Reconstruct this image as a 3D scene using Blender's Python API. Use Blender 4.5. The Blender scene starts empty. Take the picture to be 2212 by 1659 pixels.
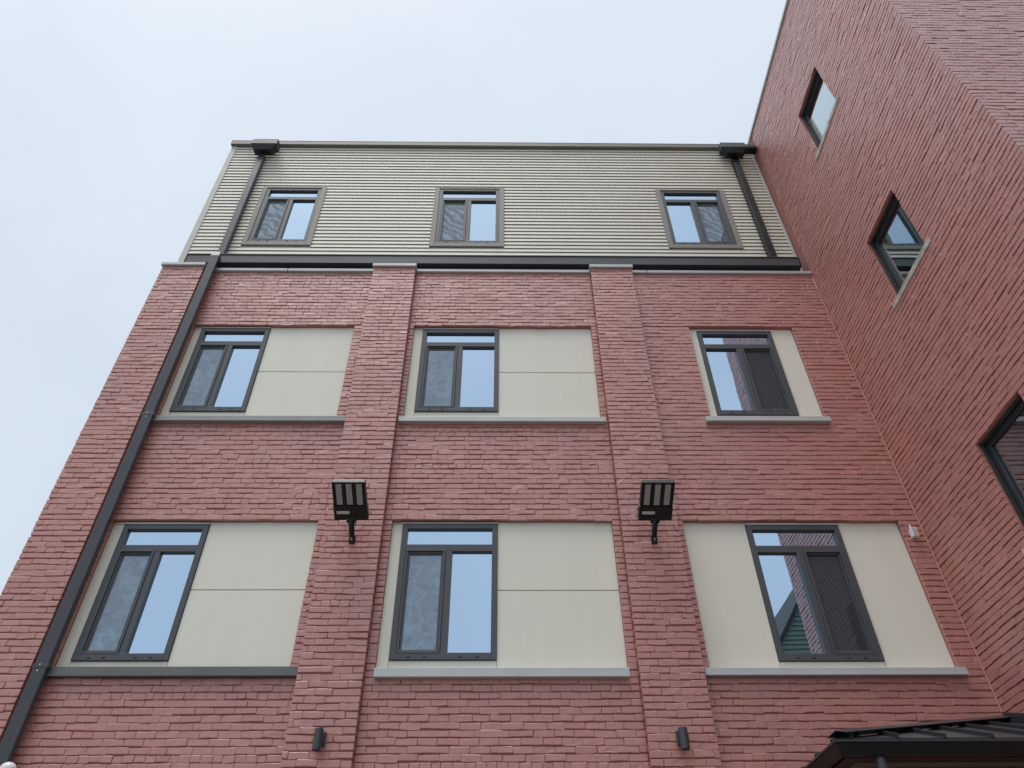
import bpy, math, random
import numpy as np
from mathutils import Matrix, Vector

SC = bpy.context.scene
COL = SC.collection
rnd = random.Random(11)
rng = np.random.default_rng(5)
CAMZ = 1.6          # eye height
WD = 7.5            # distance from the camera to the recessed brick wall (y = 0)

# ------------------------------------------------------------------ camera
F_PX, IMG_W, IMG_H = 1586.4, 2212.0, 1659.0
PITCH, YAW, ROLL = 0.736069, 0.0174508, -0.0083545
cp, sp, cy, sy, cr, sr = (math.cos(PITCH), math.sin(PITCH), math.cos(YAW), math.sin(YAW), math.cos(ROLL), math.sin(ROLL))
fwd = Vector((sy * cp, cy * cp, sp)); rt = Vector((cy, -sy, 0)); up = rt.cross(fwd)
r2 = cr * rt + sr * up; u2 = -sr * rt + cr * up
CAM_POS = Vector((0, -WD, CAMZ))
cam = bpy.data.cameras.new('camera')
cam.sensor_width = 36.0; cam.lens = 36.0 * F_PX / IMG_W; cam.clip_start = 0.05; cam.clip_end = 5000
co = bpy.data.objects.new('camera', cam); COL.objects.link(co)
m = Matrix.Identity(4)
for i in range(3):
    m[i][0] = r2[i]; m[i][1] = u2[i]; m[i][2] = -fwd[i]; m[i][3] = CAM_POS[i]
co.matrix_world = m
SC.camera = co

# ------------------------------------------------------------------ sky, sun, exposure
SUN_EL, SUN_AZ = math.radians(75), math.radians(222)     # azimuth clockwise from +y
w = bpy.data.worlds.new('World'); SC.world = w; w.use_nodes = True
nt = w.node_tree; nt.nodes.clear()
def N(tree, typ, **kw):
    n = tree.nodes.new(typ)
    for k, v in kw.items():
        if k in n.inputs: n.inputs[k].default_value = v
        else: setattr(n, k, v)
    return n
sky = N(nt, 'ShaderNodeTexSky', sky_type='NISHITA', sun_disc=False, sun_elevation=SUN_EL, sun_rotation=SUN_AZ, air_density=1.0, dust_density=7.0)
tc = N(nt, 'ShaderNodeTexCoord')
mp = N(nt, 'ShaderNodeMapping'); mp.inputs['Scale'].default_value = (1.0, 1.0, 1.6); mp.inputs['Location'].default_value = (3.1, 1.7, 0.4)
nz = N(nt, 'ShaderNodeTexNoise', Scale=1.9, Detail=5.0, Roughness=0.52, Distortion=0.5)
rp = N(nt, 'ShaderNodeMapRange'); rp.inputs['From Min'].default_value = 0.32; rp.inputs['From Max'].default_value = 0.70
rp.inputs['To Min'].default_value = 0.0; rp.inputs['To Max'].default_value = 1.0
cl = N(nt, 'ShaderNodeMix', data_type='RGBA')
cl.inputs['A'].default_value = (6.35, 7.25, 8.15, 1); cl.inputs['B'].default_value = (7.25, 8.15, 8.95, 1)
mx = N(nt, 'ShaderNodeMix', data_type='RGBA'); mx.inputs['Factor'].default_value = 0.74
bg = N(nt, 'ShaderNodeBackground', Strength=0.1)
out = N(nt, 'ShaderNodeOutputWorld')
L = nt.links.new
L(tc.outputs['Generated'], mp.inputs['Vector']); L(mp.outputs['Vector'], nz.inputs['Vector'])
L(nz.outputs['Fac'], rp.inputs['Value']); L(rp.outputs['Result'], cl.inputs['Factor'])
L(sky.outputs['Color'], mx.inputs['A']); L(cl.outputs['Result'], mx.inputs['B'])
L(mx.outputs['Result'], bg.inputs['Color']); L(bg.outputs['Background'], out.inputs['Surface'])

sun = bpy.data.lights.new('sun', 'SUN'); sun.energy = 1.4; sun.angle = math.radians(36); sun.color = (1.0, 0.97, 0.93)
so = bpy.data.objects.new('sun', sun); COL.objects.link(so)
sd = Vector((math.sin(SUN_AZ) * math.cos(SUN_EL), math.cos(SUN_AZ) * math.cos(SUN_EL), math.sin(SUN_EL)))
so.rotation_euler = sd.to_track_quat('Z', 'Y').to_euler(); so.location = sd * 60

SC.view_settings.view_transform = 'Standard'; SC.view_settings.look = 'None'
SC.view_settings.exposure = 0.27; SC.view_settings.gamma = 1.0; SC.view_settings.use_curve_mapping = False
SC.render.engine = 'CYCLES'
SC.cycles.max_bounces = 8; SC.cycles.transparent_max_bounces = 12

# ------------------------------------------------------------------ materials
def mat(name, color, rough=0.6, metal=0.0, spec=0.5, var=0.0, vscale=3.0, bump=0.0, bscale=80.0, island=0.0, col2=None, c2scale=1.2, rvar=0.0, streak=False):
    M = bpy.data.materials.new(name); M.use_nodes = True
    t = M.node_tree; b = t.nodes['Principled BSDF']
    b.inputs['Base Color'].default_value = (*color, 1); b.inputs['Roughness'].default_value = rough
    b.inputs['Metallic'].default_value = metal; b.inputs['Specular IOR Level'].default_value = spec
    g = N(t, 'ShaderNodeNewGeometry'); k = t.links.new
    src = None
    if col2:
        n2 = N(t, 'ShaderNodeTexNoise', Scale=c2scale, Detail=6.0, Roughness=0.62); k(g.outputs['Position'], n2.inputs['Vector'])
        r2_ = N(t, 'ShaderNodeMapRange'); r2_.inputs['From Min'].default_value = 0.38; r2_.inputs['From Max'].default_value = 0.64; k(n2.outputs['Fac'], r2_.inputs['Value'])
        mm = N(t, 'ShaderNodeMix', data_type='RGBA'); mm.inputs['A'].default_value = (*color, 1); mm.inputs['B'].default_value = (*col2, 1)
        k(r2_.outputs['Result'], mm.inputs['Factor']); src = mm.outputs['Result']
    val = None
    if var:
        n1 = N(t, 'ShaderNodeTexNoise', Scale=vscale, Detail=5.0, Roughness=0.6)
        if streak:
            ms = N(t, 'ShaderNodeMapping'); ms.inputs['Scale'].default_value = (4.0, 4.0, 0.5); k(g.outputs['Position'], ms.inputs['Vector']); k(ms.outputs['Vector'], n1.inputs['Vector'])
        else: k(g.outputs['Position'], n1.inputs['Vector'])
        r1 = N(t, 'ShaderNodeMapRange'); r1.inputs['From Min'].default_value = 0.3; r1.inputs['From Max'].default_value = 0.7
        r1.inputs['To Min'].default_value = 1 - var; r1.inputs['To Max'].default_value = 1 + var; k(n1.outputs['Fac'], r1.inputs['Value']); val = r1.outputs['Result']
    if island:
        ri = N(t, 'ShaderNodeMapRange'); ri.inputs['To Min'].default_value = 1 - island; ri.inputs['To Max'].default_value = 1 + island
        k(g.outputs['Random Per Island'], ri.inputs['Value'])
        if val:
            mu = N(t, 'ShaderNodeMath', operation='MULTIPLY'); k(val, mu.inputs[0]); k(ri.outputs['Result'], mu.inputs[1]); val = mu.outputs[0]
        else: val = ri.outputs['Result']
    if val:
        hs = N(t, 'ShaderNodeHueSaturation'); hs.inputs['Color'].default_value = (*color, 1)
        if src: k(src, hs.inputs['Color'])
        k(val, hs.inputs['Value']); src = hs.outputs['Color']
    if src: k(src, b.inputs['Base Color'])
    if rvar:
        n4 = N(t, 'ShaderNodeTexNoise', Scale=5.0, Detail=3.0); k(g.outputs['Position'], n4.inputs['Vector'])
        r4 = N(t, 'ShaderNodeMapRange'); r4.inputs['To Min'].default_value = rough - rvar; r4.inputs['To Max'].default_value = rough + rvar
        k(n4.outputs['Fac'], r4.inputs['Value']); k(r4.outputs['Result'], b.inputs['Roughness'])
    if bump:
        n3 = N(t, 'ShaderNodeTexNoise', Scale=bscale, Detail=4.0, Roughness=0.6); k(g.outputs['Position'], n3.inputs['Vector'])
        bp = N(t, 'ShaderNodeBump', Strength=0.7, Distance=bump); k(n3.outputs['Fac'], bp.inputs['Height']); k(bp.outputs['Normal'], b.inputs['Normal'])
    return M

BR = (0.49, 0.190, 0.156)
BR2 = (0.45, 0.184, 0.158)
M_BRICK = mat('painted_brick', BR, 0.42, 0, 0.5, var=0.10, vscale=9, bump=0.0045, bscale=30, island=0.028, col2=BR2, c2scale=0.9, rvar=0.06)
M_BRICK.node_tree.nodes['Principled BSDF'].inputs['Coat Weight'].default_value = 1.0      # semi-gloss masonry paint
M_BRICK.node_tree.nodes['Principled BSDF'].inputs['Coat Roughness'].default_value = 0.46
M_BRICK.node_tree.nodes['Principled BSDF'].inputs['Coat IOR'].default_value = 1.65
M_MORTAR = mat('painted_mortar', (0.43, 0.162, 0.134), 0.5, 0, 0.4, var=0.12, vscale=10, bump=0.006, bscale=60)
M_PANEL = mat('cream_panel', (0.79, 0.762, 0.66), 0.5, 0, 0.4, var=0.018, vscale=2.5, streak=True, bump=0.0012, bscale=170)
M_SIDING = mat('cream_siding', (0.71, 0.685, 0.595), 0.5, 0, 0.45, var=0.04, vscale=2.5, island=0.02)
M_TRIM = mat('taupe_trim', (0.27, 0.255, 0.23), 0.5, 0, 0.4, var=0.05)
M_CTRIM = mat('beige_corner_trim', (0.55, 0.54, 0.50), 0.5, 0, 0.4, var=0.04)
M_FASCIA = mat('brown_grey_fascia', (0.17, 0.158, 0.142), 0.42, 0, 0.5, var=0.10, vscale=1.5)
M_FRAME = mat('charcoal_frame', (0.072, 0.078, 0.088), 0.38, 0, 0.5, var=0.06)
M_BLACK = mat('black_metal', (0.008, 0.009, 0.010), 0.36, 0, 0.35, var=0.15, vscale=4, rvar=0.06)
M_GUT = mat('charcoal_gutter', (0.050, 0.054, 0.063), 0.36, 0, 0.5, var=0.10, vscale=1.2, rvar=0.06)
M_COPE = mat('light_grey_flashing', (0.50, 0.51, 0.515), 0.42, 0.15, 0.5, var=0.06, vscale=2)
M_SILL = mat('light_grey_sill', (0.52, 0.53, 0.53), 0.4, 0.1, 0.5, var=0.06, vscale=3)
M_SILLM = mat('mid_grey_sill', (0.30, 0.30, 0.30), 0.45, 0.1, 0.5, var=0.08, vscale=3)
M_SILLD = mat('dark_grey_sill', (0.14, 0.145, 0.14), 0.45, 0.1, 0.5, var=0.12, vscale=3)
M_STONE = mat('stained_stone_sill', (0.52, 0.50, 0.46), 0.7, 0, 0.3, var=0.2, vscale=9, col2=(0.36, 0.33, 0.28), c2scale=7)
M_WFRAME = mat('black_wing_frame', (0.025, 0.028, 0.03), 0.4, 0, 0.5, var=0.1)
M_BEAD = mat('sealant_bead', (0.50, 0.24, 0.21), 0.5, 0, 0.4, var=0.08, vscale=8)
M_WHITE = mat('white_plastic', (0.80, 0.80, 0.80), 0.35, 0, 0.5, var=0.03)
M_LENS = mat('led_lens', (0.33, 0.33, 0.32), 0.35, 0, 0.5, var=0.25, vscale=60)
M_STICK = mat('label_sticker', (0.55, 0.56, 0.55), 0.5, 0, 0.4, var=0.3, vscale=70)
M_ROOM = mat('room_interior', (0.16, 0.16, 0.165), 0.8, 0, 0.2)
M_ROOMW = mat('stair_interior', (0.80, 0.82, 0.81), 0.8, 0, 0.2, var=0.05)
M_SHELL = mat('rear_wall_paint', (0.36, 0.15, 0.135), 0.7, 0, 0.3, var=0.1)
M_ROOF = mat('roof_membrane', (0.12, 0.12, 0.12), 0.9, 0, 0.2, var=0.2)
M_CANOPY = mat('dark_standing_seam', (0.036, 0.039, 0.045), 0.36, 0, 0.5, var=0.12, vscale=3)
M_VENT = mat('olive_soffit_strip', (0.11, 0.11, 0.075), 0.6, 0, 0.3, var=0.1)
M_SLOT = mat('weep_slot_shadow', (0.012, 0.012, 0.014), 0.8)
M_BOLT = mat('zinc_bolt', (0.55, 0.55, 0.55), 0.3, 0.8)
M_ASPH = mat('concrete_paving', (0.22, 0.217, 0.21), 0.9, 0, 0.3, var=0.25, vscale=7, bump=0.004, bscale=120)
M_GREEN = mat('green_siding', (0.22, 0.32, 0.28), 0.55, 0, 0.4, var=0.05)
M_DGREEN = mat('dark_shingle', (0.06, 0.065, 0.06), 0.8, 0, 0.3, var=0.2, vscale=8)

def glass(name, tint, refl, trans, fmin=0.0, fmax=1.0, top=1.0):
    M = bpy.data.materials.new(name); M.use_nodes = True; t = M.node_tree; t.nodes.clear(); k = t.links.new
    gl = N(t, 'ShaderNodeBsdfGlossy', Roughness=0.0); gl.inputs['Color'].default_value = (*tint, 1)
    g = N(t, 'ShaderNodeNewGeometry')
    n = N(t, 'ShaderNodeTexNoise', Scale=1.6, Detail=1.0); k(g.outputs['Position'], n.inputs['Vector'])
    bp = N(t, 'ShaderNodeBump', Strength=0.25, Distance=0.004); k(n.outputs['Fac'], bp.inputs['Height']); k(bp.outputs['Normal'], gl.inputs['Normal'])
    tr = N(t, 'ShaderNodeBsdfTransparent'); tr.inputs['Color'].default_value = (*trans, 1)
    fr = N(t, 'ShaderNodeFresnel', IOR=1.5)
    mr = N(t, 'ShaderNodeMapRange'); mr.inputs['From Min'].default_value = fmin; mr.inputs['From Max'].default_value = fmax; mr.inputs['To Min'].default_value = refl; mr.inputs['To Max'].default_value = top; k(fr.outputs['Fac'], mr.inputs['Value'])
    mx = N(t, 'ShaderNodeMixShader'); k(mr.outputs['Result'], mx.inputs[0]); k(tr.outputs[0], mx.inputs[1]); k(gl.outputs[0], mx.inputs[2])
    o = N(t, 'ShaderNodeOutputMaterial'); k(mx.outputs[0], o.inputs['Surface'])
    return M
M_GLASS = glass('coated_blue_glass', (0.64, 0.81, 1.0), 0.72, (0.35, 0.38, 0.42))
M_WGLASS = glass('clear_stair_glass', (0.80, 0.90, 0.94), 0.15, (0.72, 0.80, 0.80), 0.04, 0.18, 0.88)

def screen(name, wavy, dark_refl=False):
    M = bpy.data.materials.new(name); M.use_nodes = True; t = M.node_tree; t.nodes.clear(); k = t.links.new
    g = N(t, 'ShaderNodeNewGeometry')
    if wavy:
        wv = N(t, 'ShaderNodeTexWave', Scale=3.2, Distortion=9.0, Detail=2.0); wv.inputs['Detail Scale'].default_value = 1.1
        wv.bands_direction = 'DIAGONAL'; k(g.outputs['Position'], wv.inputs['Vector']); f = wv.outputs['Fac']; lo, hi = 0.36, 0.66
    else:
        wv = N(t, 'ShaderNodeTexNoise', Scale=6.5, Detail=4.0, Roughness=0.6, Distortion=1.6); k(g.outputs['Position'], wv.inputs['Vector']); f = wv.outputs['Fac']; lo, hi = 0.16, 0.74
    if dark_refl: lo, hi = 0.62, 0.72  # extra opacity and dark tone imitate a dark reflection
    mr = N(t, 'ShaderNodeMapRange'); mr.inputs['To Min'].default_value = lo; mr.inputs['To Max'].default_value = hi; k(f, mr.inputs['Value'])
    tr = N(t, 'ShaderNodeBsdfTransparent'); df = N(t, 'ShaderNodeBsdfDiffuse'); df.inputs['Color'].default_value = (0.075, 0.075, 0.085, 1) if dark_refl else (0.22, 0.235, 0.235, 1)
    mx = N(t, 'ShaderNodeMixShader'); k(mr.outputs['Result'], mx.inputs[0]); k(tr.outputs[0], mx.inputs[1]); k(df.outputs[0], mx.inputs[2])
    o = N(t, 'ShaderNodeOutputMaterial'); k(mx.outputs[0], o.inputs['Surface'])
    return M
M_SCREEN = screen('insect_screen', False)
M_SCREENREFL = screen('insect_screen_dark_reflection', False, True)  # same mesh, darkened to paint in the wing wall's dark reflection
M_SCREENW = screen('rippled_insect_screen', True)

# ------------------------------------------------------------------ helpers
class Face:
    """a wall plane: u runs along it, z up, n outwards"""
    def __init__(s, O, U, Nn): s.O, s.U, s.N = np.array(O, float), np.array(U, float), np.array(Nn, float)
    def p(s, u, z, n): return s.O + s.U * u + s.N * n + np.array((0, 0, z))
FRONT = Face((0, 0, CAMZ), (1, 0, 0), (0, -1, 0))           # z below is height above the eye
WING = Face((4.95, 0, CAMZ), (0, -1, 0), (-1, 0, 0))
WINGF = Face((4.95, -3.87, CAMZ), (1, 0, 0), (0, -1, 0))

class MB:
    def __init__(s): s.v, s.f = [], []
    def poly(s, pts):
        b = len(s.v); s.v += [tuple(map(float, p)) for p in pts]; s.f.append(tuple(range(b, b + len(pts)))); return s
    def hexa(s, c):
        """c: 8 corners, bottom ring 0-3 then top ring 4-7"""
        b = len(s.v); s.v += [tuple(map(float, p)) for p in c]
        s.f += [tuple(b + i for i in q) for q in ((3, 2, 1, 0), (4, 5, 6, 7), (0, 1, 5, 4), (1, 2, 6, 5), (2, 3, 7, 6), (3, 0, 4, 7))]; return s
    def box(s, x0, x1, y0, y1, z0, z1):
        return s.hexa([(x0, y0, z0), (x1, y0, z0), (x1, y1, z0), (x0, y1, z0), (x0, y0, z1), (x1, y0, z1), (x1, y1, z1), (x0, y1, z1)])
    def fbox(s, F, u0, u1, z0, z1, n0, n1):
        c = [F.p(u, z, n) for z in (z0, z1) for (u, n) in ((u0, n1), (u1, n1), (u1, n0), (u0, n0))]
        return s.hexa(c)
    def ring(s, F, u0, u1, z0, z1, t, n0, n1, tb=None, tt=None):
        """a rectangular frame, bars of width t"""
        tb = t if tb is None else tb; tt = t if tt is None else tt
        s.fbox(F, u0, u0 + t, z0, z1, n0, n1); s.fbox(F, u1 - t, u1, z0, z1, n0, n1)
        s.fbox(F, u0 + t, u1 - t, z0, z0 + tb, n0, n1); s.fbox(F, u0 + t, u1 - t, z1 - tt, z1, n0, n1); return s
    def tube(s, pts, r, seg=16, caps=True, r_end=None):
        pts = [Vector(p) for p in pts]; rings = []
        for i, p in enumerate(pts):
            d = (pts[min(i + 1, len(pts) - 1)] - pts[max(i - 1, 0)]).normalized()
            a = d.orthogonal().normalized() if i == 0 else (a - d * a.dot(d)).normalized()
            b_ = d.cross(a); rr = r if not isinstance(r, (list, tuple)) else r[i]
            base = len(s.v)
            for q in range(seg):
                t = 2 * math.pi * q / seg; s.v.append(tuple(p + a * (rr * math.cos(t)) + b_ * (rr * math.sin(t))))
            rings.append(base)
        for i in range(len(rings) - 1):
            for q in range(seg):
                s.f.append((rings[i] + q, rings[i] + (q + 1) % seg, rings[i + 1] + (q + 1) % seg, rings[i + 1] + q))
        if caps:
            s.f.append(tuple(rings[0] + q for q in range(seg))[::-1]); s.f.append(tuple(rings[-1] + q for q in range(seg)))
        return s
    def build(s, name, m, parent=None, bevel=0.0, smooth=False):
        me = bpy.data.meshes.new(name); me.from_pydata(s.v, [], s.f); me.materials.append(m); me.update()
        if smooth:
            for p in me.polygons: p.use_smooth = True
        o = bpy.data.objects.new(name, me); COL.objects.link(o)
        if parent is not None: o.parent = parent
        if bevel:
            b = o.modifiers.new('bevel', 'BEVEL'); b.width = bevel; b.segments = 2; b.limit_method = 'ANGLE'; b.angle_limit = math.radians(40)
        return o

def empty(name, loc=(0, 0, 0), parent=None):
    """an Empty at a thing's base; children keep world coordinates"""
    o = bpy.data.objects.new(name, None); o.empty_display_size = 0.2; COL.objects.link(o)
    o.location = loc
    if parent is not None: o.parent = parent
    return o
def thing(name, label, cat, group=None):
    o = empty(name); o['label'] = label; o['category'] = cat
    if group: o['group'] = group
    return o
def tag(o, label, cat, group=None):
    o['label'] = label; o['category'] = cat
    if group: o['group'] = group
    return o

def wall_mesh(F, u0, u1, z0, z1, holes, n_front, n_back):
    us = sorted({u0, u1, *[h[0] for h in holes], *[h[1] for h in holes]}); us = [u for u in us if u0 <= u <= u1]
    zs = sorted({z0, z1, *[h[2] for h in holes], *[h[3] for h in holes]}); zs = [z for z in zs if z0 <= z <= z1]
    def solid(i, j):
        if i < 0 or j < 0 or i >= len(us) - 1 or j >= len(zs) - 1: return False
        u, z = (us[i] + us[i + 1]) / 2, (zs[j] + zs[j + 1]) / 2
        return not any(h[0] < u < h[1] and h[2] < z < h[3] for h in holes)
    b = MB(); P = F.p
    for i in range(len(us) - 1):
        for j in range(len(zs) - 1):
            if not solid(i, j): continue
            a, c, d, e = us[i], us[i + 1], zs[j], zs[j + 1]
            b.poly([P(a, d, n_front), P(c, d, n_front), P(c, e, n_front), P(a, e, n_front)])
            b.poly([P(a, d, n_back), P(a, e, n_back), P(c, e, n_back), P(c, d, n_back)])
            if not solid(i - 1, j): b.poly([P(a, d, n_back), P(a, d, n_front), P(a, e, n_front), P(a, e, n_back)])
            if not solid(i + 1, j): b.poly([P(c, d, n_front), P(c, d, n_back), P(c, e, n_back), P(c, e, n_front)])
            if not solid(i, j - 1): b.poly([P(a, d, n_back), P(c, d, n_back), P(c, d, n_front), P(a, d, n_front)])
            if not solid(i, j + 1): b.poly([P(a, e, n_front), P(c, e, n_front), P(c, e, n_back), P(a, e, n_back)])
    return b

# ------------------------------------------------------------------ bricks
NU, NZ = 5, 4
_uf = np.array([0, .055, .5, .945, 1.0]); _zf = np.array([0, .10, .90, 1.0])
def _idx(i, j): return j * NU + i
_bound = [_idx(i, 0) for i in range(NU)] + [_idx(NU - 1, j) for j in range(1, NZ)] + [_idx(i, NZ - 1) for i in range(NU - 2, -1, -1)] + [_idx(0, j) for j in range(NZ - 2, 0, -1)]
_faces = [(_idx(i, j), _idx(i + 1, j), _idx(i + 1, j + 1), _idx(i, j + 1)) for j in range(NZ - 1) for i in range(NU - 1)]
NFRONT = len(_faces); NB = len(_bound); NV = NU * NZ + NB
for q in range(NB):
    a, b_ = _bound[q], _bound[(q + 1) % NB]
    _faces.append((b_, a, NU * NZ + q, NU * NZ + (q + 1) % NB))
_faces = np.array(_faces); NF = len(_faces)

def brick_verts(F, ul, ur, zb, zt, sl, sr_, n, depth, endl=False, endr=False):
    """ul/ur: ends; sl/sr_: lean of each end; n: how far the face stands proud"""
    uf, zf = np.meshgrid(_uf, _zf)
    uf = uf.copy(); zf = zf.copy()
    Lm = ur - ul; H = zt - zb
    uf[:, 1] = min(.055, .007 / Lm); uf[:, 3] = 1 - min(.055, .007 / Lm)
    uL = ul + sl * (zf - .5); uR = ur + sr_ * (zf - .5)
    U = uL + (uR - uL) * uf
    ph = rng.uniform(0, 6.28, 2); rk_ = rng.normal(0, .0013)
    Zb = zb + .0022 * np.sin(U * 11 + ph[0]) + rng.normal(0, .0016, (1, NU)) + rk_ * (uf[:1] - .5); Zt = zt + .0022 * np.sin(U * 10 + ph[1]) + rng.normal(0, .0014, (1, NU)) + rk_ * (uf[:1] - .5)
    Z = Zb + (Zt - Zb) * zf
    bev = rng.uniform(.0025, .0055); eb = .42 if F is WING else .8
    tilt = rng.normal(0, .0005, 2)
    Nn = n + tilt[0] * (uf - .5) * 2 + tilt[1] * (zf - .5) * 2 + rng.normal(0, .0004, uf.shape)
    edge = np.zeros(uf.shape, bool); edge[0, :] = edge[-1, :] = True; edge[:, 0] = edge[:, -1] = True
    Nn[0, :] -= bev * .7; Nn[-1, :] -= bev * 1.35
    Nn[:, 0] -= (bev * .2 if endl else bev * eb); Nn[:, -1] -= (bev * .2 if endr else bev * eb)
    r = rng.random()
    if r < .16:                                         # knocked-off corner
        ci, cj = rng.integers(0, 2), (0 if rng.random() < .75 else 1)
        i0, i1 = (0, 1) if ci == 0 else (NU - 1, NU - 2)
        j0, j1 = (0, 1) if cj == 0 else (NZ - 1, NZ - 2)
        sg = 1 if ci == 0 else -1; sz = 1 if cj == 0 else -1
        c = rng.uniform(.008, .03)
        U[j0, i0] += sg * c * .9; Z[j0, i0] += sz * c * .35; U[j0, i1] += sg * c; U[j1, i0] += sg * c * .2; Nn[j0, i0] -= .003; Nn[j0, i1] -= .003
    elif r < .30:                                       # spalled face
        Nn[1:-1, 1:-1] -= rng.uniform(.001, .005, (NZ - 2, NU - 2))
    fr = F.O + U[..., None] * F.U + Nn[..., None] * F.N
    fr[..., 2] += Z
    fr = fr.reshape(-1, 3)
    back = fr[_bound] - F.N * depth
    return np.vstack([fr, back])

def mesh_from_quads(name, V, Fc, smooth):
    me = bpy.data.meshes.new(name)
    me.vertices.add(len(V)); me.vertices.foreach_set('co', V.astype(np.float32).ravel())
    me.loops.add(Fc.size); me.loops.foreach_set('vertex_index', Fc.astype(np.int32).ravel())
    me.polygons.add(len(Fc)); me.polygons.foreach_set('loop_start', np.arange(0, Fc.size, 4, dtype=np.int32))
    me.polygons.foreach_set('use_smooth', smooth)
    me.update(calc_edges=True); me.materials.append(M_BRICK); return me

def course_bounds(keys, h=.0718):
    zs = [keys[0]]
    for a, b in zip(keys, keys[1:]):
        n = max(1, round((b - a) / h)); zs += [a + (b - a) * (i + 1) / n for i in range(n)]
    return zs

def lay(bag, part, F, u0, u1, zs, holes=(), pitch=.2, n0=0.0, noff=None, depth=.03, end_depth=None, seed=0, zmax=None, cornerL=None, cornerR=None, beds=()):
    """lays courses between u0 and u1; end_depth(k): how far the last bricks reach back at a corner"""
    for k in range(len(zs) - 1):
        zb, zt = zs[k], zs[k + 1]; zm = (zb + zt) / 2
        a0 = u0 + (cornerL(k) if cornerL else 0); a1 = u1 - (cornerR(k) if cornerR else 0)
        iv = [(a0, a1)]
        for h in holes:
            if h[2] < zm < h[3]:
                ni = []
                for a, b in iv:
                    if h[1] <= a or h[0] >= b: ni.append((a, b)); continue
                    if h[0] - a > .015: ni.append((a, h[0]))
                    if b - h[1] > .015: ni.append((h[1], b))
                iv = ni
        rk = random.Random(seed * 7919 + k)
        head = (k + seed) % 8 == 5 and rk.random() < .7
        p = pitch * (.52 if head else 1)
        ph = rk.uniform(-.02, .02) + (k % 2) * p * .5
        amp = .0028; fa, fb = rk.uniform(0, 6.28), rk.uniform(0, 6.28)
        wob = lambda u: amp * (math.sin(u * 1.7 + fa) * .6 + math.sin(u * 4.1 + fb) * .4)
        for a, b in iv:
            js = []; i0 = math.floor((a - ph) / p) - 1
            for i in range(i0, i0 + int((b - a) / p) + 4):
                q = random.Random((seed * 131 + k) * 10007 + i)
                u = ph + i * p + q.gauss(0, .007)
                if q.random() < .05: u += q.uniform(-.045, .045)
                if a + .045 < u < b - .045 and (not js or u - js[-1][0] > .05):
                    if not head and q.random() < .035: continue          # joint lost under paint
                    s = q.gauss(0, .004) if q.random() < .93 else q.choice((-1, 1)) * q.uniform(.007, .018)
                    js.append((u, s))
            ends = [(a, 0)] + js + [(b, 0)]
            for t in range(len(ends) - 1):
                (ul, sl), (ur, s2) = ends[t], ends[t + 1]
                um = (ul + ur) / 2; wv = wob(um) + rng.normal(0, .0012)
                gb = rng.uniform(.0030, .0105) if rng.random() > .14 else rng.uniform(.0005, .002); gt = rng.uniform(.0015, .0035); gh = rng.uniform(.0003, .0018)
                if any(abs(zb - q) < .01 for q in beds): gb = .016
                first, last = t == 0, t == len(ends) - 2
                d = depth
                if end_depth and ((first and abs(a - u0) < 1e-6) or (last and abs(b - u1) < 1e-6)): d = end_depth(k)
                n = n0 + rng.normal(0, .0016) + (noff(um, zm) if noff else 0)
                V = brick_verts(F, ul + (0 if first else gh), ur - (0 if last else gh), zb + gb + wv, zt - gt + wv, sl, s2, n, d, first, last)
                bag.append((part, V))

Rm = np.array([list(r2), [-c for c in u2], list(fwd)])
def img_area(V):
    q = V[[_idx(0, 0), _idx(NU - 1, 0), _idx(NU - 1, NZ - 1), _idx(0, NZ - 1)]] - np.array(CAM_POS)
    c = q @ Rm.T
    if (c[:, 2] < .3).any(): return 0
    xy = c[:, :2] / c[:, 2:3] * F_PX + np.array([IMG_W / 2, IMG_H / 2]); ctr = xy.mean(0)
    if not (8 < ctr[0] < IMG_W - 8 and 8 < ctr[1] < IMG_H - 8): return 0
    if ctr[0] > 1750 and ctr[1] > 1555: return 0           # behind the canopy
    x, y = xy[:, 0], xy[:, 1]
    return abs(np.dot(x, np.roll(y, -1)) - np.dot(y, np.roll(x, -1))) / 2

def emit_bricks(bag, root, limit=300):
    ar = np.array([img_area(V) for _, V in bag]); order = np.argsort(-ar)
    single = set(int(i) for i in order[:limit] if ar[i] > 0)
    sm = np.zeros(NF, bool)
    for i in sorted(single):
        part, V = bag[i]; c = V.mean(0)
        me = mesh_from_quads('brick', V - c, _faces, sm)
        o = bpy.data.objects.new('brick', me); COL.objects.link(o); o.location = c; o.parent = part
    rest = [V for i, (_, V) in enumerate(bag) if i not in single]
    V = np.vstack(rest); n = len(rest)
    Fc = (_faces[None] + (np.arange(n) * NV)[:, None, None]).reshape(-1, 4)
    o = bpy.data.objects.new('brickwork', mesh_from_quads('brickwork', V, Fc, np.tile(sm, n))); COL.objects.link(o); o.parent = root
    o['kind'] = 'stuff'

# ------------------------------------------------------------------ ground
g = MB().poly([(-600, -600, 0), (600, -600, 0), (600, 600, 0), (-600, 600, 0)]).build('ground', M_ASPH); g['kind'] = 'structure'

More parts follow.
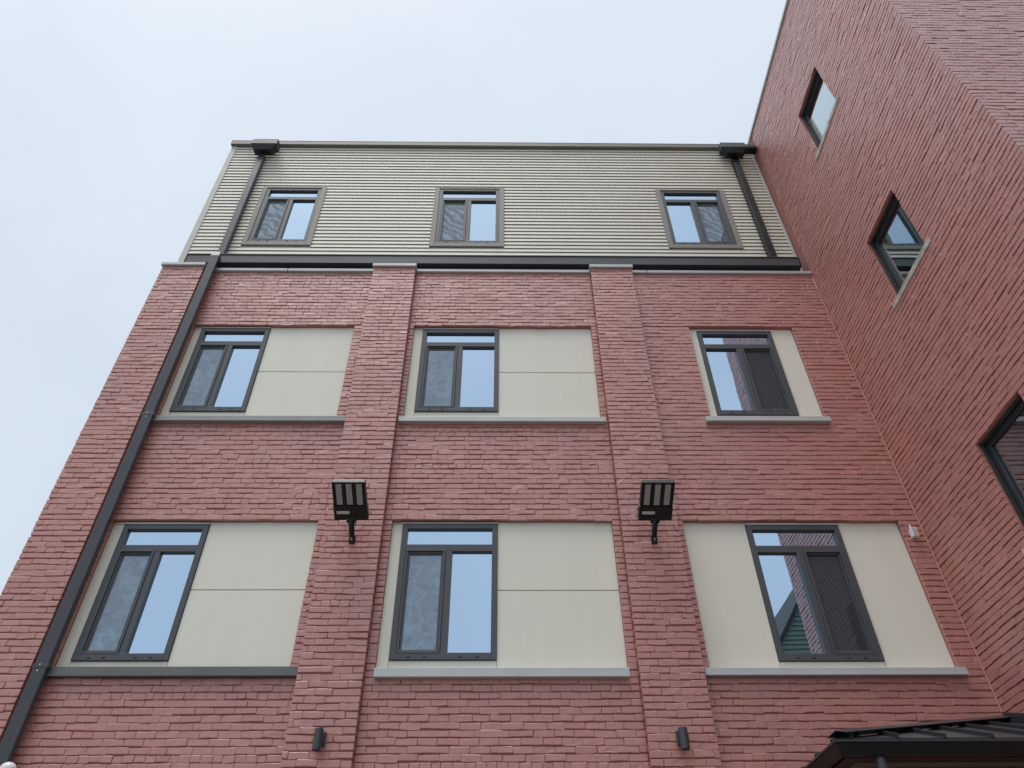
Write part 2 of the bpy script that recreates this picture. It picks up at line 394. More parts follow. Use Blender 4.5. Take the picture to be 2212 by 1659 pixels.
# ------------------------------------------------------------------ main brick building
PIL = 0.11                                   # pilaster projection
Z_BOT = -CAMZ
Z_CAP = 9.17                                 # underside of the copings
OPEN = {  # opening: u0,u1,z0,z1
    'b1lo': (-4.56, -2.155, 2.80, 4.635), 'b2lo': (-1.292, 1.30, 2.80, 4.635), 'b3lo': (2.132, 4.705, 2.80, 4.635),
    'b1up': (-4.55, -2.19, 6.11, 7.965), 'b2up': (-1.315, 1.313, 6.11, 7.965), 'b3up': (2.772, 4.312, 6.11, 7.965)}
FR = {    # window frames
    'b1lo': (-4.425, -3.435, 2.985, 4.592), 'b2lo': (-1.165, -.053, 2.988, 4.602), 'b3lo': (2.886, 3.987, 2.972, 4.588),
    'b1up': (-4.44, -3.437, 6.33, 7.925), 'b2up': (-1.178, -.058, 6.34, 7.918), 'b3up': (2.891, 3.99, 6.295, 7.905)}
JOINT = {'b1lo': 3.774, 'b2lo': 3.766, 'b1up': 7.07, 'b2up': 7.07}
bld = thing('brick_building', 'four-storey red painted brick building with cream panels and a cream siding top storey', 'building')
holes = list(OPEN.values())
fw = wall_mesh(FRONT, -5.2, 4.95, Z_BOT, Z_CAP, [(a - .004, b + .004, c, d + .004) for a, b, c, d in holes], -.016, -.30).build('front_wall', M_MORTAR, bld)
pil_x = [(-5.356, -4.705), (-2.037, -1.383), (1.392, 2.043)]
pils = []
for a, b in pil_x:
    pils.append(MB().fbox(FRONT, a + .008, b - .008, Z_BOT, Z_CAP - .002, -.10, PIL - .016).build('pilaster', M_MORTAR, bld))
KEYS = [Z_BOT, 2.79, 4.63, 6.10, 7.96, Z_CAP]
ZS = course_bounds(KEYS)
bag = []
def infill(u, z): return -.007 if (2.2 < u < 4.86 and 6.1 < z < 7.965) else 0
bay_iv = [(-4.705, -2.037), (-1.383, 1.392), (2.043, 4.95)]
for i, (a, b) in enumerate(bay_iv):
    lay(bag, fw, FRONT, a + .004, b - .003, ZS, holes, seed=3 + i, noff=infill if i == 2 else None, beds=(7.96,) if i == 2 else ())
for i, ((a, b), pm) in enumerate(zip(pil_x, pils)):
    lay(bag, pm, FRONT, a, b, ZS, (), seed=21 + i, n0=PIL, end_depth=lambda k: .10 if k % 2 else .055)
emit_bricks(bag, bld)

# old repair patch high on the right bay: two sunken chases
for (x, s) in ((3.30, -1), (3.49, 1)):
    b = MB(); b.fbox(FRONT, x - .045, x + .045, 8.30, 8.47, -.01, -.0005 + .004); b.build('repair_patch', M_BRICK, bld)
    MB().fbox(FRONT, x - .035, x + .03, 8.455, 8.475, -.004, .0065).build('repair_notch', M_SLOT, bld)

# copings -----------------------------------------------------------
def coping(x0, x1, n, z=Z_CAP):
    MB().fbox(FRONT, x0, x1, z, z + .062, -.28, n + .040).build('coping', M_COPE, bld, .006)
coping(-4.70, -3.42, 0); coping(-3.412, -2.04, 0); coping(-1.38, 1.388, 0); coping(2.047, 2.30, 0); coping(2.308, 4.945, 0)
for a, b in pil_x: coping(a - .018, b + .018, PIL, Z_CAP + .003)

# sills --------------------------------------------------------------
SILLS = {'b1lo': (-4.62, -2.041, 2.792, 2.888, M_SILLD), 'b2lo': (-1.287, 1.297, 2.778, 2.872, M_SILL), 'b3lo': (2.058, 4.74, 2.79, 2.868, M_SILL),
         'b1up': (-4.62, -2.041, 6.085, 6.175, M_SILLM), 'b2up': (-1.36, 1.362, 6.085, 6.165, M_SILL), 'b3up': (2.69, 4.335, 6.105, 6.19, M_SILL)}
def sill(k):
    a, b, z0, z1, mt = SILLS[k]
    P = FRONT.p
    mb = MB().hexa([P(a, z0, .062), P(b, z0, .062), P(b, z0, -.07), P(a, z0, -.07), P(a, z1 - .006, .062), P(b, z1 - .006, .062), P(b, z1 + .02, -.07), P(a, z1 + .02, -.07)])
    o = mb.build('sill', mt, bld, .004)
    MB().fbox(FRONT, a + .002, b - .002, z0 - .004, z0 + .010, .060, .070).build('drip_edge', mt, o)
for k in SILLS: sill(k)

# windows ------------------------------------------------------------
def window(F, u0, u1, z0, z1, n, flip, wavy, parent, trim=None, mg=None):
    """two-light window with a transom: casement with an insect screen on one side. n: frame face"""
    wdo = empty('window', parent=parent)
    W, H = u1 - u0, z1 - z0; sw = W / 1.11
    X = (lambda a, b: (u1 - b * sw, u1 - a * sw)) if flip else (lambda a, b: (u0 + a * sw, u0 + b * sw))
    fr = MB(); d = .075
    fr.fbox(F, u0, u0 + .062, z0, z1, n - d, n); fr.fbox(F, u1 - .062, u1, z0, z1, n - d, n)
    fr.fbox(F, u0 + .062, u1 - .062, z0, z0 + .072, n - d, n + .004); fr.fbox(F, u0 + .062, u1 - .062, z1 - .062, z1, n - d, n - .001)
    zt0, zt1 = z1 - .358 * H / 1.614, z1 - .272 * H / 1.614
    fr.fbox(F, u0 + .062, u1 - .062, zt0, zt1, n - d, n - .002)
    m0, m1 = X(.521, .596)
    fr.fbox(F, m0, m1, z0 + .072, zt0, n - d, n - .003)
    fr.build('frame', M_FRAME, wdo, .003)
    # glazing beads and panes
    def pane(a, b, c, e, nn):
        MB().fbox(F, a, b, c, e, nn - .008, nn).build('pane', mg or M_GLASS, wdo)
    gn = n - .042
    pane(u0 + .055, u1 - .055, zt1 - .006, z1 - .055, gn)
    a, b = X(.596, 1.11 - .062); pane(a - .006, b + .006, z0 + .066, zt0 + .006, gn)
    # casement sash, stepped
    a, b = X(.066, .519)
    sash = MB(); sash.ring(F, a, b, z0 + .064, zt0 + .022, .026, n - .03, n + .008)
    sash.ring(F, a + .026, b - .026, z0 + .090, zt0 - .004, .020, n - .05, n - .012)
    so_ = sash.build('casement_sash', M_FRAME, wdo, .003)
    MB().fbox(F, a + .044, b - .044, z0 + .106, zt0 - .022, n - .050, n - .044).build('pane', mg or M_GLASS, so_)
    MB().poly([F.p(a + .044, z0 + .106, n - .030), F.p(b - .044, z0 + .106, n - .030), F.p(b - .044, zt0 - .022, n - .030), F.p(a + .044, zt0 - .022, n - .030)]).build('insect_screen', M_SCREENW if wavy else (M_SCREENREFL if flip else M_SCREEN), so_)
    for f in (.18, .33, .66, .82):
        MB().fbox(F, u0 + f * W - .019, u0 + f * W + .019, z0 + .020, z0 + .029, n, n + .0075).build('weep_slot', M_SLOT, wdo)
    # dark room behind the glass
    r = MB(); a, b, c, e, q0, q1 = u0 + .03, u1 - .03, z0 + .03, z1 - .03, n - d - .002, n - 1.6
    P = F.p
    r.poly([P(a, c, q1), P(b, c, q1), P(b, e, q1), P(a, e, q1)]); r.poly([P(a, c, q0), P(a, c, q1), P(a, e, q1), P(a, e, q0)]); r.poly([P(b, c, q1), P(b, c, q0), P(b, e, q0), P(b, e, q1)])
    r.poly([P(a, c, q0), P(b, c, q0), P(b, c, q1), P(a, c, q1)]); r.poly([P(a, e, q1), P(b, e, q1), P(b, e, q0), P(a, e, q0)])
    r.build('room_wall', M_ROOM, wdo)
    if trim:
        tl, tb, tt = trim
        t = MB(); t.fbox(F, u0 - tl, u0 - .001, z0 - tb, z1 + tt, n - d, n + .012); t.fbox(F, u1 + .001, u1 + tl, z0 - tb, z1 + tt, n - d, n + .012)
        t.fbox(F, u0 - .001, u1 + .001, z0 - tb, z0 - .001, n - d, n + .012); t.fbox(F, u0 - .001, u1 + .001, z1 + .001, z1 + tt, n - d, n + .012)
        t.build('window_trim', M_TRIM, wdo, .004)
    return wdo
PN = -.062                                    # face of the cream panels
for k, (a, b, c, d) in FR.items():
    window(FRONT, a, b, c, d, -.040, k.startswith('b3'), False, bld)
    o = OPEN[k]; G = .005
    wall_mesh(FRONT, o[0] - .002, o[1] + .002, o[2] + .06, o[3] + .002, [(a + .01, b - .01, c + .01, d - .01)], PN - .014, PN - .045).build('backing_board', M_PANEL, bld)
    def panel(x0, x1, z0, z1, n=PN):
        if x1 - x0 < .02 or z1 - z0 < .01: return
        MB().fbox(FRONT, x0, x1, z0, z1, n - .012, n).build('cladding_panel', M_PANEL, bld, .002)
    zb = SILLS[k][3] - .01
    if k[:2] == 'b3':
        panel(o[0], a - G, zb, o[3] - .001); panel(b + G, o[1], zb, o[3] - .001)
    else:
        panel(o[0], a - G, zb, d + .006)
        j = JOINT[k]
        panel(b + G, o[1], zb, j - .007); panel(b + G, o[1], j + .007, o[3] - .001)
        panel(o[0], a - G, d + .012, o[3] - .001)
    panel(a - G + .006, b + G - .006, zb, c - .006)
    panel(a - G + .003, b + G - .003, d + .008, o[3] - .001)
    MB().fbox(FRONT, a - .004, b + .004, d + .001, d + .012, -.07, -.030).build('head_flashing', M_COPE, bld)

# top storey with lap siding ------------------------------------------
AT = -.18                                    # siding plane
AW = [(-4.335, -3.335, 10.175, 11.79), (-1.163, -.070, 10.165, 11.80), (2.905, 4.005, 10.155, 11.79)]
TL, TB, TT = .088, .092, .028
wall_mesh(FRONT, -5.30, 4.95, 9.30, 13.28, [(a - .02, b + .02, c - .02, d + .02) for a, b, c, d in AW], AT - .004, AT - .25).build('attic_wall', M_CTRIM, bld)
for i, (a, b, c, d) in enumerate(AW): window(FRONT, a, b, c, d, AT + .022, i == 2, True, bld, trim=(TL, TB, TT))
z, step, kk = 9.46, .0972, 0
while z < 13.24:
    zt = min(z + step, 13.27); zm = z + step / 2
    ivs = []
    for s, e in [(-5.25, 4.905)]:
        cur = s
        for a, b, c, d in AW:
            if c - TB < zm < d + TT: ivs.append((cur, a - TL + .003)); cur = b + TL - .003
        ivs.append((cur, e))
    P = FRONT.p
    for s, e in ivs:
        mb = MB(); sag = rnd.gauss(0, .0006)
        prof = [(AT, z + .012), (AT + .006, z + .010), (AT + .020, z - .001), (AT + .023 + sag, z + .003), (AT + .014, z + step * .62), (AT + .002, zt), (AT, zt)]
        n_ = len(prof); q0 = [P(s, zz, n) for n, zz in prof]; q1 = [P(e, zz, n) for n, zz in prof]
        for t in range(n_ - 1): mb.poly([q0[t], q1[t], q1[t + 1], q0[t + 1]])
        mb.poly(q0); mb.poly(q1[::-1])
        mb.build('siding_board', M_SIDING, bld)
    z += step
MB().fbox(FRONT, -5.345, -5.245, 9.30, 13.26, AT - .06, AT + .030).build('corner_trim', M_CTRIM, bld, .004)
MB().fbox(FRONT, 4.90, 4.945, 9.30, 13.26, AT - .02, AT + .028).build('corner_trim', M_CTRIM, bld, .004)
MB().fbox(FRONT, -5.365, 4.94, 13.235, 13.352, AT - .30, AT + .085).build('roof_fascia', M_FASCIA, bld, .005)
MB().fbox(FRONT, -5.37, 4.94, 13.353, 13.362, AT - .30, AT + .089).build('drip_edge', M_COPE, bld, .002)
# rest of the shell, out of view
sh = MB(); Zt = 9.17
sh.box(-5.20, -5.05, .30, 9, 0, Zt + CAMZ); sh.box(-5.20, 4.95, 9, 9.2, 0, 13.3 + CAMZ); sh.build('rear_wall', M_SHELL, bld)
MB().box(-5.30, -5.1, .30 + .13, 9, 9.17 + CAMZ + .01, 13.23 + CAMZ).build('attic_side_wall', M_CTRIM, bld)
MB().box(-5.33, 4.94, .42, 9.2, 13.30 + CAMZ, 13.36 + CAMZ).build('roof', M_ROOF, bld)
MB().fbox(FRONT, -5.2, 4.94, 9.05, 9.15, -.45, -.29).build('parapet_deck', M_ROOF, bld)

# ------------------------------------------------------------------ brick wing on the right
wing = thing('brick_wing', 'tall red painted brick wing at right angles with three small dark-framed windows', 'building')
WTOP = 13.47; UC = 3.87
WWIN = [(1.43, 2.28, 3.50, 4.66), (1.43, 2.28, 6.975, 8.11), (1.435, 2.285, 10.44, 11.58)]
wside = wall_mesh(WING, .015, UC - .010, Z_BOT, WTOP, [(a - .004, b + .004, c - .02, d + .004) for a, b, c, d in WWIN], -.016, -.3).build('side_wall', M_MORTAR, wing)
wfront = MB().fbox(WINGF, .02, 4.6, Z_BOT, WTOP, -.3, -.016).build('end_wall', M_MORTAR, wing)
wk = [Z_BOT, 3.50, 4.66, 6.975, 8.11, 10.44, 11.58, WTOP]
WZ = course_bounds(wk)
bag = []
lay(bag, wside, WING, .012, UC, WZ, [(a, b, c - .001, d) for a, b, c, d in WWIN], seed=41, cornerR=lambda k: (.0 if k % 2 else .1), end_depth=lambda k: .097)
WK0 = next(i for i, z in enumerate(WZ) if z > 3.2)
lay(bag, wfront, WINGF, 0, 2.6, WZ[WK0:], (), seed=52, cornerL=lambda k: (.1 if (k + WK0) % 2 else 0), end_depth=lambda k: .097)
emit_bricks(bag, wing)
MB().fbox(WINGF, 2.6, 4.6, 0, WTOP, -.013, -.002).build('plain_wall', M_BRICK, wing)
sw_ = MB(); sw_.box(9.3, 9.5, -3.57, 9, 0, WTOP + CAMZ); sw_.box(5.0, 9.5, 9, 9.2, 0, WTOP + CAMZ); sw_.build('rear_wall', M_SHELL, wing)
MB().box(4.97, 9.55, -3.85, 9.2, WTOP + CAMZ + .001, WTOP + CAMZ + .03).build('roof', M_ROOF, wing)
MB().fbox(WING, -1.2, UC + .03, WTOP + .0, WTOP + .062, -.2, .028).build('roof_flashing', M_COPE, wing, .004)
MB().fbox(WINGF, .0, 4.6, WTOP + .002, WTOP + .06, -.2, .028).build('roof_flashing', M_COPE, wing, .004)
b = MB(); b.box(4.955, 5.2, .0, 9.0, 9.0 + CAMZ, WTOP + CAMZ - .002); b.build('upper_side_wall', M_SHELL, wing)
MB().tube([(4.944, -.006, zz) for zz in np.linspace(0, Z_CAP + CAMZ, 30)], .011, 8).build('sealant_bead', M_BEAD, wing, smooth=True)

for (a, b, c, d) in WWIN:
    wdo = empty('window', parent=wing)
    fr = MB(); fr.ring(WING, a - .004, b + .004, c + .01, d + .003, .030, -.16, -.050); fr.ring(WING, a + .026, b - .026, c + .04, d - .028, .030, -.16, -.085)
    fr.build('frame', M_WFRAME, wdo, .003)
    MB().ring(WING, a + .056, b - .056, c + .07, d - .058, .012, -.12, -.096).build('glazing_bead', M_GUT, wdo)
    MB().fbox(WING, a + .055, b - .055, c + .069, d - .057, -.125, -.117).build('pane', M_WGLASS, wdo)
    r = MB(); P = WING.p; q0, q1 = -.165, -1.7; a2, b2, c2, d2 = a + .0, b - .0, c + .0, d - .0
    r.poly([P(a2, c2, q1), P(b2, c2, q1), P(b2, d2, q1), P(a2, d2, q1)]); r.poly([P(a2, c2, q0), P(a2, c2, q1), P(a2, d2, q1), P(a2, d2, q0)]); r.poly([P(b2, c2, q1), P(b2, c2, q0), P(b2, d2, q0), P(b2, d2, q1)])
    r.poly([P(a2, c2, q0), P(b2, c2, q0), P(b2, c2, q1), P(a2, c2, q1)]); r.poly([P(a2, d2, q1), P(b2, d2, q1), P(b2, d2, q0), P(a2, d2, q0)])
    r.build('room_wall', M_ROOMW, wdo)
    z0, z1 = c - .085, c + .006
    MB().hexa([P(a - .11, z0, .014), P(b + .10, z0, .014), P(b + .10, z0, -.10), P(a - .11, z0, -.10), P(a - .11, z1 - .01, .014), P(b + .10, z1 - .01, .014), P(b + .10, z1, -.10), P(a - .11, z1, -.10)]).build('sill', M_STONE, wdo, .006)

# ------------------------------------------------------------------ box gutter at the foot of the siding
gt = thing('box_gutter', 'long charcoal box gutter between the cream siding and the brick wall', 'gutter')
MB().fbox(FRONT, -5.07, 4.80, 9.325, 9.515, AT + .02, .075).build('trough', M_GUT, gt, .006)
MB().fbox(FRONT, -5.075, 4.805, 9.515, 9.532, AT + .02, .088).build('top_lip', M_GUT, gt, .003)
MB().fbox(FRONT, 4.801, 4.812, 9.318, 9.52, AT + .02, .080).build('end_cap', M_BLACK, gt, .002)
MB().fbox(FRONT, -5.086, -5.071, 9.318, 9.52, AT + .02, .080).build('end_cap', M_BLACK, gt, .002)

# ------------------------------------------------------------------ downspouts with rain heads
def rain_head(cx, parent, outlet):
    P = FRONT.p; hw = .245; n1, n0 = .095, AT + .09
    mb = MB()
    mb.fbox(FRONT, cx - hw, cx + hw, 12.93, 13.06, n0, n1)
    o = mb.build('rain_head', M_GUT, parent, .006)
    ow = .07
    MB().hexa([P(outlet - .16, 12.80, n1 - .05), P(outlet + .16, 12.80, n1 - .05), P(outlet + .16, 12.80, n0), P(outlet - .16, 12.80, n0), P(cx - hw + .004, 12.929, n1 - .004), P(cx + hw - .004, 12.929, n1 - .004), P(cx + hw - .004, 12.929, n0), P(cx - hw + .004, 12.929, n0)]).build('hopper', M_BLACK, o, .004)
    MB().fbox(FRONT, cx - hw + .012, cx + hw - .004, 13.061, 13.125, n0, n1 - .02).build('rim', M_BLACK, o, .004)
    MB().fbox(FRONT, cx - hw + .01, cx + hw - .01, 13.062, 13.30, AT + .002 + .085, n0 - .002).build('back_plate', M_BLACK, o) if False else None
ds = thing('downspout', 'long charcoal downspout running down beside the left corner brick pier', 'downspout', 'downspouts')
rain_head(-4.60, ds, -4.62)
n0, n1 = AT + .022, AT + .122
MB().fbox(FRONT, -4.705, -4.590, 9.56, 12.805, n0, n1).build('pipe', M_GUT, ds, .008)
P = FRONT.p
MB().hexa([P(-4.672, 9.36, .045), P(-4.535, 9.36, .045), P(-4.535, 9.36, .0), P(-4.672, 9.36, .0), P(-4.712, 9.60, n1 + .006), P(-4.583, 9.60, n1 + .006), P(-4.583, 9.60, n0 + .001), P(-4.712, 9.60, n0 + .001)]) if False else None
elb = MB(); elb.hexa([P(-4.664, 9.40, .145), P(-4.520, 9.40, .145), P(-4.520, 9.40, .093), P(-4.664, 9.40, .093), P(-4.715, 9.62, .06), P(-4.580, 9.62, .06), P(-4.580, 9.62, n0 + .002), P(-4.715, 9.62, n0 + .002)])
elb.build('elbow', M_GUT, ds, .006)
MB().fbox(FRONT, -4.659, -4.525, Z_BOT, 9.44, .040 + .035, .145 - .005).build('pipe', M_GUT, ds, .008)
for zz in (2.86, 6.13):
    bk = MB(); bk.fbox(FRONT, -4.670, -4.514, zz - .02, zz + .02, .0735, .1425); bo = bk.build('bracket', M_GUT, ds, .003)
    for xx, zo in ((-4.60, .012), (-4.60, -.048)):
        MB().tube([P(xx, zz + zo, .138), P(xx, zz + zo, .147)], .008, 10).build('bolt', M_BOLT, bo)
ds2 = thing('downspout', 'short black downspout running from the right rain head down the cream siding', 'downspout', 'downspouts')
rain_head(4.47, ds2, 4.49)
MB().fbox(FRONT, 4.435, 4.560, 9.535, 12.805, n0, n1).build('pipe', M_BLACK, ds2, .008)
MB().fbox(FRONT, 4.71, 4.94, 12.96, 13.04, AT + .092, .06).build('scupper', M_BLACK, ds2, .004)

# ------------------------------------------------------------------ floodlights on the pilasters
def flood(cx, label):
    t = thing('floodlight', label, 'floodlight', 'floodlights on the brick piers')
    a = math.radians(26.5); ca, sa = math.cos(a), math.sin(a)
    base = np.array((cx, -.31, 4.43 + CAMZ))               # lower rear edge of the head
    dv = np.array((0, -ca, sa)); nv = np.array((0, sa, ca)); xv = np.array((1., 0, 0))   # along head, up normal
    def hb(mb, x0, x1, l0, l1, h0, h1):
        return mb.hexa([base + xv * x + dv * l + nv * h for h in (h0, h1) for (x, l) in ((x0, l1), (x1, l1), (x1, l0), (x0, l0))])
    hb(MB(), -.190, .190, 0, .185, 0, .085).build('driver_housing', M_BLACK, t, .008)
    hd = hb(MB(), -.183, .183, .186, .49, .012, .075).build('lamp_head', M_BLACK, t, .006)
    rim = MB(); hb(rim, -.183, -.170, .187, .49, 0, .013); hb(rim, .170, .183, .187, .49, 0, .013); hb(rim, -.170, .170, .478, .49, 0, .013)
    for x in (-.056, .056): hb(rim, x - .011, x + .011, .187, .478, .002, .013)
    rim.build('rim', M_BLACK, hd)
    for x in (-.112, 0, .112): hb(MB(), x - .032, x + .032, .200, .462, .006, .0125).build('led_lens', M_LENS, hd)
    st = hb(MB(), -.155, -.012, .085, .122, -.0025, -.0003).build('data_label', M_STICK, t)
    # knuckle arm down to the wall
    w0 = np.array((cx, -.113, 4.30 + CAMZ)); a1 = base + dv * .02 + nv * .02
    arm = MB(); arm.tube([w0 + np.array((0, -.02, .0)), w0 + np.array((0, -.075, .045)), a1 + np.array((0, .0, -.02))], [.028, .030, .036], 14); arm.build('arm', M_BLACK, t, smooth=True)
    kn = MB(); kn.tube([a1 + np.array((-.05, .015, -.015)), a1 + np.array((.05, .015, -.015))], .036, 16); kn.build('knuckle', M_BLACK, t, .004)
    MB().box(cx - .034, cx + .034, -.140, -.108, w0[2] - .05, w0[2] + .05).build('wall_plate', M_BLACK, t, .006)
    MB().tube([w0 + np.array((0, -.030, -.02)), w0 + np.array((0, -.058, -.004))], .011, 10).build('bolt', M_BOLT, t)
flood(-1.70, 'black LED floodlight on the brick pier between left and middle windows')
flood(1.735, 'black LED floodlight on the brick pier between middle and right windows')

# ------------------------------------------------------------------ cylinder sconces
def sconce(cx, label):
    t = thing('wall_sconce', label, 'wall light', 'cylinder sconces on the brick piers')
    MB().box(cx - .050, cx + .050, -.150, -.108, 2.105 + CAMZ, 2.235 + CAMZ).build('wall_plate', M_GUT, t, .005)
    MB().box(cx - .020, cx + .020, -.19, -.151, 2.13 + CAMZ, 2.21 + CAMZ).build('arm', M_BLACK, t, .003)
    c = MB(); c.tube([(cx, -.225, 2.045 + CAMZ), (cx, -.225, 2.232 + CAMZ)], .041, 28); c.build('cylinder_body', M_GUT, t, .003)
    MB().tube([(cx, -.225, 2.041 + CAMZ), (cx, -.225, 2.050 + CAMZ)], .033, 24).build('lens', M_BLACK, t)
sconce(-1.70, 'dark grey cylinder wall light low on the left of the two middle brick piers')
sconce(1.705, 'dark grey cylinder wall light low on the right of the two middle brick piers')

# ------------------------------------------------------------------ small white fixtures
t = thing('motion_sensor', 'small white box sensor on the brick beside the wing corner', 'sensor')
MB().box(4.775, 4.845, -.066, -.002, 4.385 + CAMZ, 4.495 + CAMZ).build('housing', M_WHITE, t, .004)
MB().box(4.783, 4.837, -.070, -.0665, 4.395 + CAMZ, 4.485 + CAMZ).build('face_plate', M_COPE, t, .002)
MB().tube([(4.785, -.05, 4.496 + CAMZ), (4.785, -.05, 4.535 + CAMZ)], [.011, .009], 12).build('stub', M_WHITE, t)
t = thing('white_dome_fixture', 'white dome fixture at the bottom left beside the downspout', 'wall fixture')
dm = MB(); dm.tube([(-4.485, -.15, 1.852 + CAMZ)] + [(-4.485, -.15, 1.852 + CAMZ + .06 + .062 * math.sin(a)) for a in np.linspace(0, 1.5, 8)], [.07] + [.07 * math.cos(a) for a in np.linspace(0, 1.5, 8)], 24)
dm.build('dome', M_WHITE, t, smooth=True)
MB().box(-4.515, -4.455, -.10, .0, 1.852 + CAMZ, 1.912 + CAMZ).build('wall_bracket', M_WHITE, t, .004)

# ------------------------------------------------------------------ corner entrance canopy
cn = thing('entrance_canopy', 'dark standing-seam entrance canopy with black gutter in the building corner', 'canopy')
EX, EY, EZ = 2.61, -1.50, 1.765 + CAMZ                  # left front corner of the eave
RX, RY, RZ = 4.935, -.02, 2.345 + CAMZ                  # where the hip meets the inside corner
def on_front(x, y): return EZ + (RZ - EZ) * (y - EY) / (RY - EY)
def on_left(x, y): return EZ + (RZ - EZ) * (x - EX) / (RX - EX)
T = .02
def slab(pts, name):
    mb = MB(); mb.poly(pts); mb.poly([(p[0], p[1], p[2] - T) for p in pts][::-1])
    for i in range(len(pts)):
        p, q = pts[i], pts[(i + 1) % len(pts)]; mb.poly([p, (p[0], p[1], p[2] - T), (q[0], q[1], q[2] - T), q])
    return mb.build(name, M_CANOPY, cn)
slab([(EX, EY, EZ), (RX, EY, EZ), (RX, RY, RZ)], 'roof_slope')
slab([(EX, EY, EZ), (RX, RY, RZ), (EX, RY, EZ)], 'roof_slope')
def hip_y(x): return EY + (RY - EY) * (x - EX) / (RX - EX)
def seam(p, q):
    p, q = np.array(p), np.array(q); d = q - p; s = np.cross(d, (0, 0, 1)); s = s / np.linalg.norm(s) * .011; h = np.array((0, 0, .032))
    MB().hexa([p - s, p + s, q + s, q - s, p - s + h, p + s + h, q + s + h, q - s + h]).build('roof_seam', M_CANOPY, cn)
for x in (2.70, 3.06, 3.43, 3.80, 4.17, 4.54, 4.90):
    yh = hip_y(x); seam((x, EY - .012, EZ - .004), (x, yh, on_front(x, yh)))
for y in (-1.36, -.97, -.58, -.19):
    xh = EX + (RX - EX) * (y - EY) / (RY - EY); seam((EX - .02, y, EZ - .004), (xh, y, on_left(xh, y)))
hp = MB(); d = np.array((RX - EX, RY - EY, RZ - EZ)); dn = d / np.linalg.norm(d); s = np.cross(dn, (0, 0, 1)); s /= np.linalg.norm(s)
A = np.array((EX, EY, EZ)) - dn * .03; B = np.array((RX, RY, RZ)); upv = np.array((0, 0, .052))
hp.hexa([A - s * .09 + upv * .35, A + upv, B + upv, B - s * .09 + upv * .35, A - s * .09 + upv * .45, A + upv * 1.12, B + upv * 1.12, B - s * .09 + upv * .45])
hp.hexa([A + upv * 1.0, A + s * .09 + upv * .35, B + s * .09 + upv * .35, B + upv * 1.0, A + upv * 1.11, A + s * .09 + upv * .45, B + s * .09 + upv * .45, B + upv * 1.11])
hp.build('hip_cap', M_CANOPY, cn)
fl = MB(); fl.hexa([(4.93, EY, EZ + .03), (4.948, EY, EZ + .03), (4.948, -.02, RZ + .03), (4.93, -.02, RZ + .03), (4.93, EY, EZ + .13), (4.948, EY, EZ + .13), (4.948, -.02, RZ + .09), (4.93, -.02, RZ + .09)])
fl.build('wall_flashing', M_CANOPY, cn)
# drip edge, then a gutter with a rolled lip on the front and left sides
MB().box(EX - .012, 4.94, EY - .010, EY + .012, EZ - .066, EZ - .022).build('drip_edge', M_BLACK, cn, .002)
MB().box(EX - .012, EX + .010, EY + .013, -.02, EZ - .066, EZ - .022).build('drip_edge', M_BLACK, cn, .002)
GZ = EZ - .048; GH = .092
def gutter_run(c):
    MB().hexa(c).build('gutter', M_BLACK, cn, .003)
gutter_run([(EX - .05, EY - .070, GZ - GH), (4.94, EY - .070, GZ - GH), (4.94, EY - .012, GZ - GH), (EX - .014, EY - .012, GZ - GH), (EX - .085, EY - .098, GZ - .012), (4.94, EY - .098, GZ - .012), (4.94, EY - .012, GZ - .012), (EX - .014, EY - .012, GZ - .012)])
gutter_run([(EX - .05, EY - .071, GZ - GH), (EX - .0145, EY - .0125, GZ - GH), (EX - .0145, -.02, GZ - GH), (EX - .05, -.02, GZ - GH), (EX - .085, EY - .099, GZ - .012), (EX - .0145, EY - .0125, GZ - .012), (EX - .0145, -.02, GZ - .012), (EX - .085, -.02, GZ - .012)])
MB().box(EX - .094, 4.94, EY - .108, EY - .088, GZ - .0115, GZ + .004).build('gutter_lip', M_CANOPY, cn, .003)
MB().box(EX - .094, EX - .074, EY - .087, -.02, GZ - .0115, GZ + .004).build('gutter_lip', M_CANOPY, cn, .003)
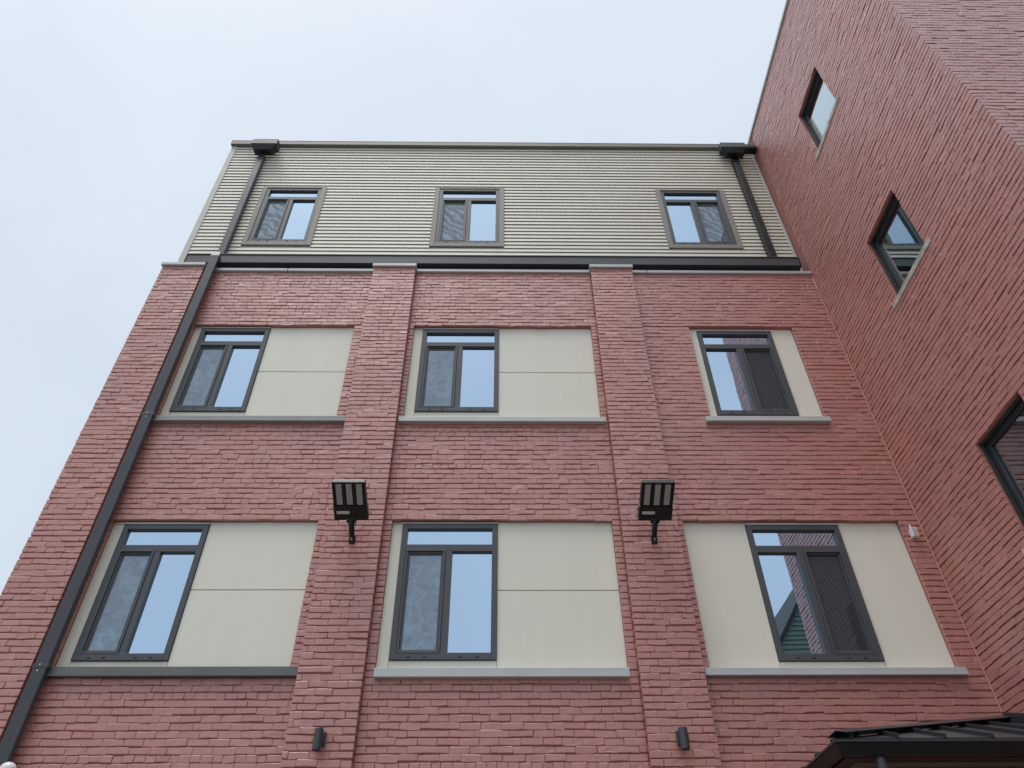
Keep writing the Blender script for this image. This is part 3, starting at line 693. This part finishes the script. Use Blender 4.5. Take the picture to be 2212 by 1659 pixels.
MB().box(EX + .011, 4.94, EY + .013, -.02, GZ - GH + .002, GZ - GH + .018).build('soffit', M_BLACK, cn)
SZ = GZ - GH + .0015
MB().box(EX + .13, 4.93, EY + .13, EY + .24, SZ - .006, SZ).build('soffit_strip', M_VENT, cn)
MB().box(EX + .13, EX + .24, EY + .241, -.05, SZ - .006, SZ).build('soffit_strip', M_VENT, cn)
MB().tube([(2.86, EY - .02, SZ + .015), (2.86, EY - .02, SZ - .05), (2.86, EY - .02, 0)], [.036, .042, .042], 16).build('drain_pipe', M_GUT, cn, smooth=True)

# ------------------------------------------------------------------ house behind the viewer, seen only in the right-hand window glass
hs = thing('gabled_house', 'green-sided gabled house seen reflected in the lower right window', 'house')
HY, AX, EVX, AZ, EVZ = -10.0, 9.9, 5.6, 13.0, 7.3
MB().poly([(EVX, HY, 0), (2 * AX - EVX, HY, 0), (2 * AX - EVX, HY, EVZ), (AX, HY, AZ), (EVX, HY, EVZ)][::-1]).build('gable_wall', M_GREEN, hs)
zz = .2
while zz < AZ - .3:
    half = (AX - EVX) * (1 if zz < EVZ else (AZ - zz) / (AZ - EVZ))
    MB().hexa([(AX - half, HY + .002, zz), (AX + half, HY + .002, zz), (AX + half, HY + .035, zz), (AX - half, HY + .035, zz), (AX - half, HY + .002, zz + .11), (AX + half, HY + .002, zz + .11), (AX + half, HY + .006, zz + .11), (AX - half, HY + .006, zz + .11)]).build('siding_board', M_GREEN, hs)
    zz += .12
for sg in (-1, 1):
    e = Vector((AX + sg * (AX - EVX + .3), HY + .10, EVZ - .4)); r_ = Vector((AX, HY + .10, AZ)); k2 = Vector((0, -8.7, 0)); h = Vector((0, 0, .16))
    MB().hexa([e, r_, r_ + k2, e + k2, e + h, r_ + h, r_ + k2 + h, e + k2 + h]).build('roof', M_DGREEN, hs)
MB().box(EVX, EVX + .2, HY - 8, HY - .01, 0, EVZ).build('side_wall', M_GREEN, hs)
MB().box(2 * AX - EVX - .2, 2 * AX - EVX, HY - 8, HY - .01, 0, EVZ).build('side_wall', M_GREEN, hs)
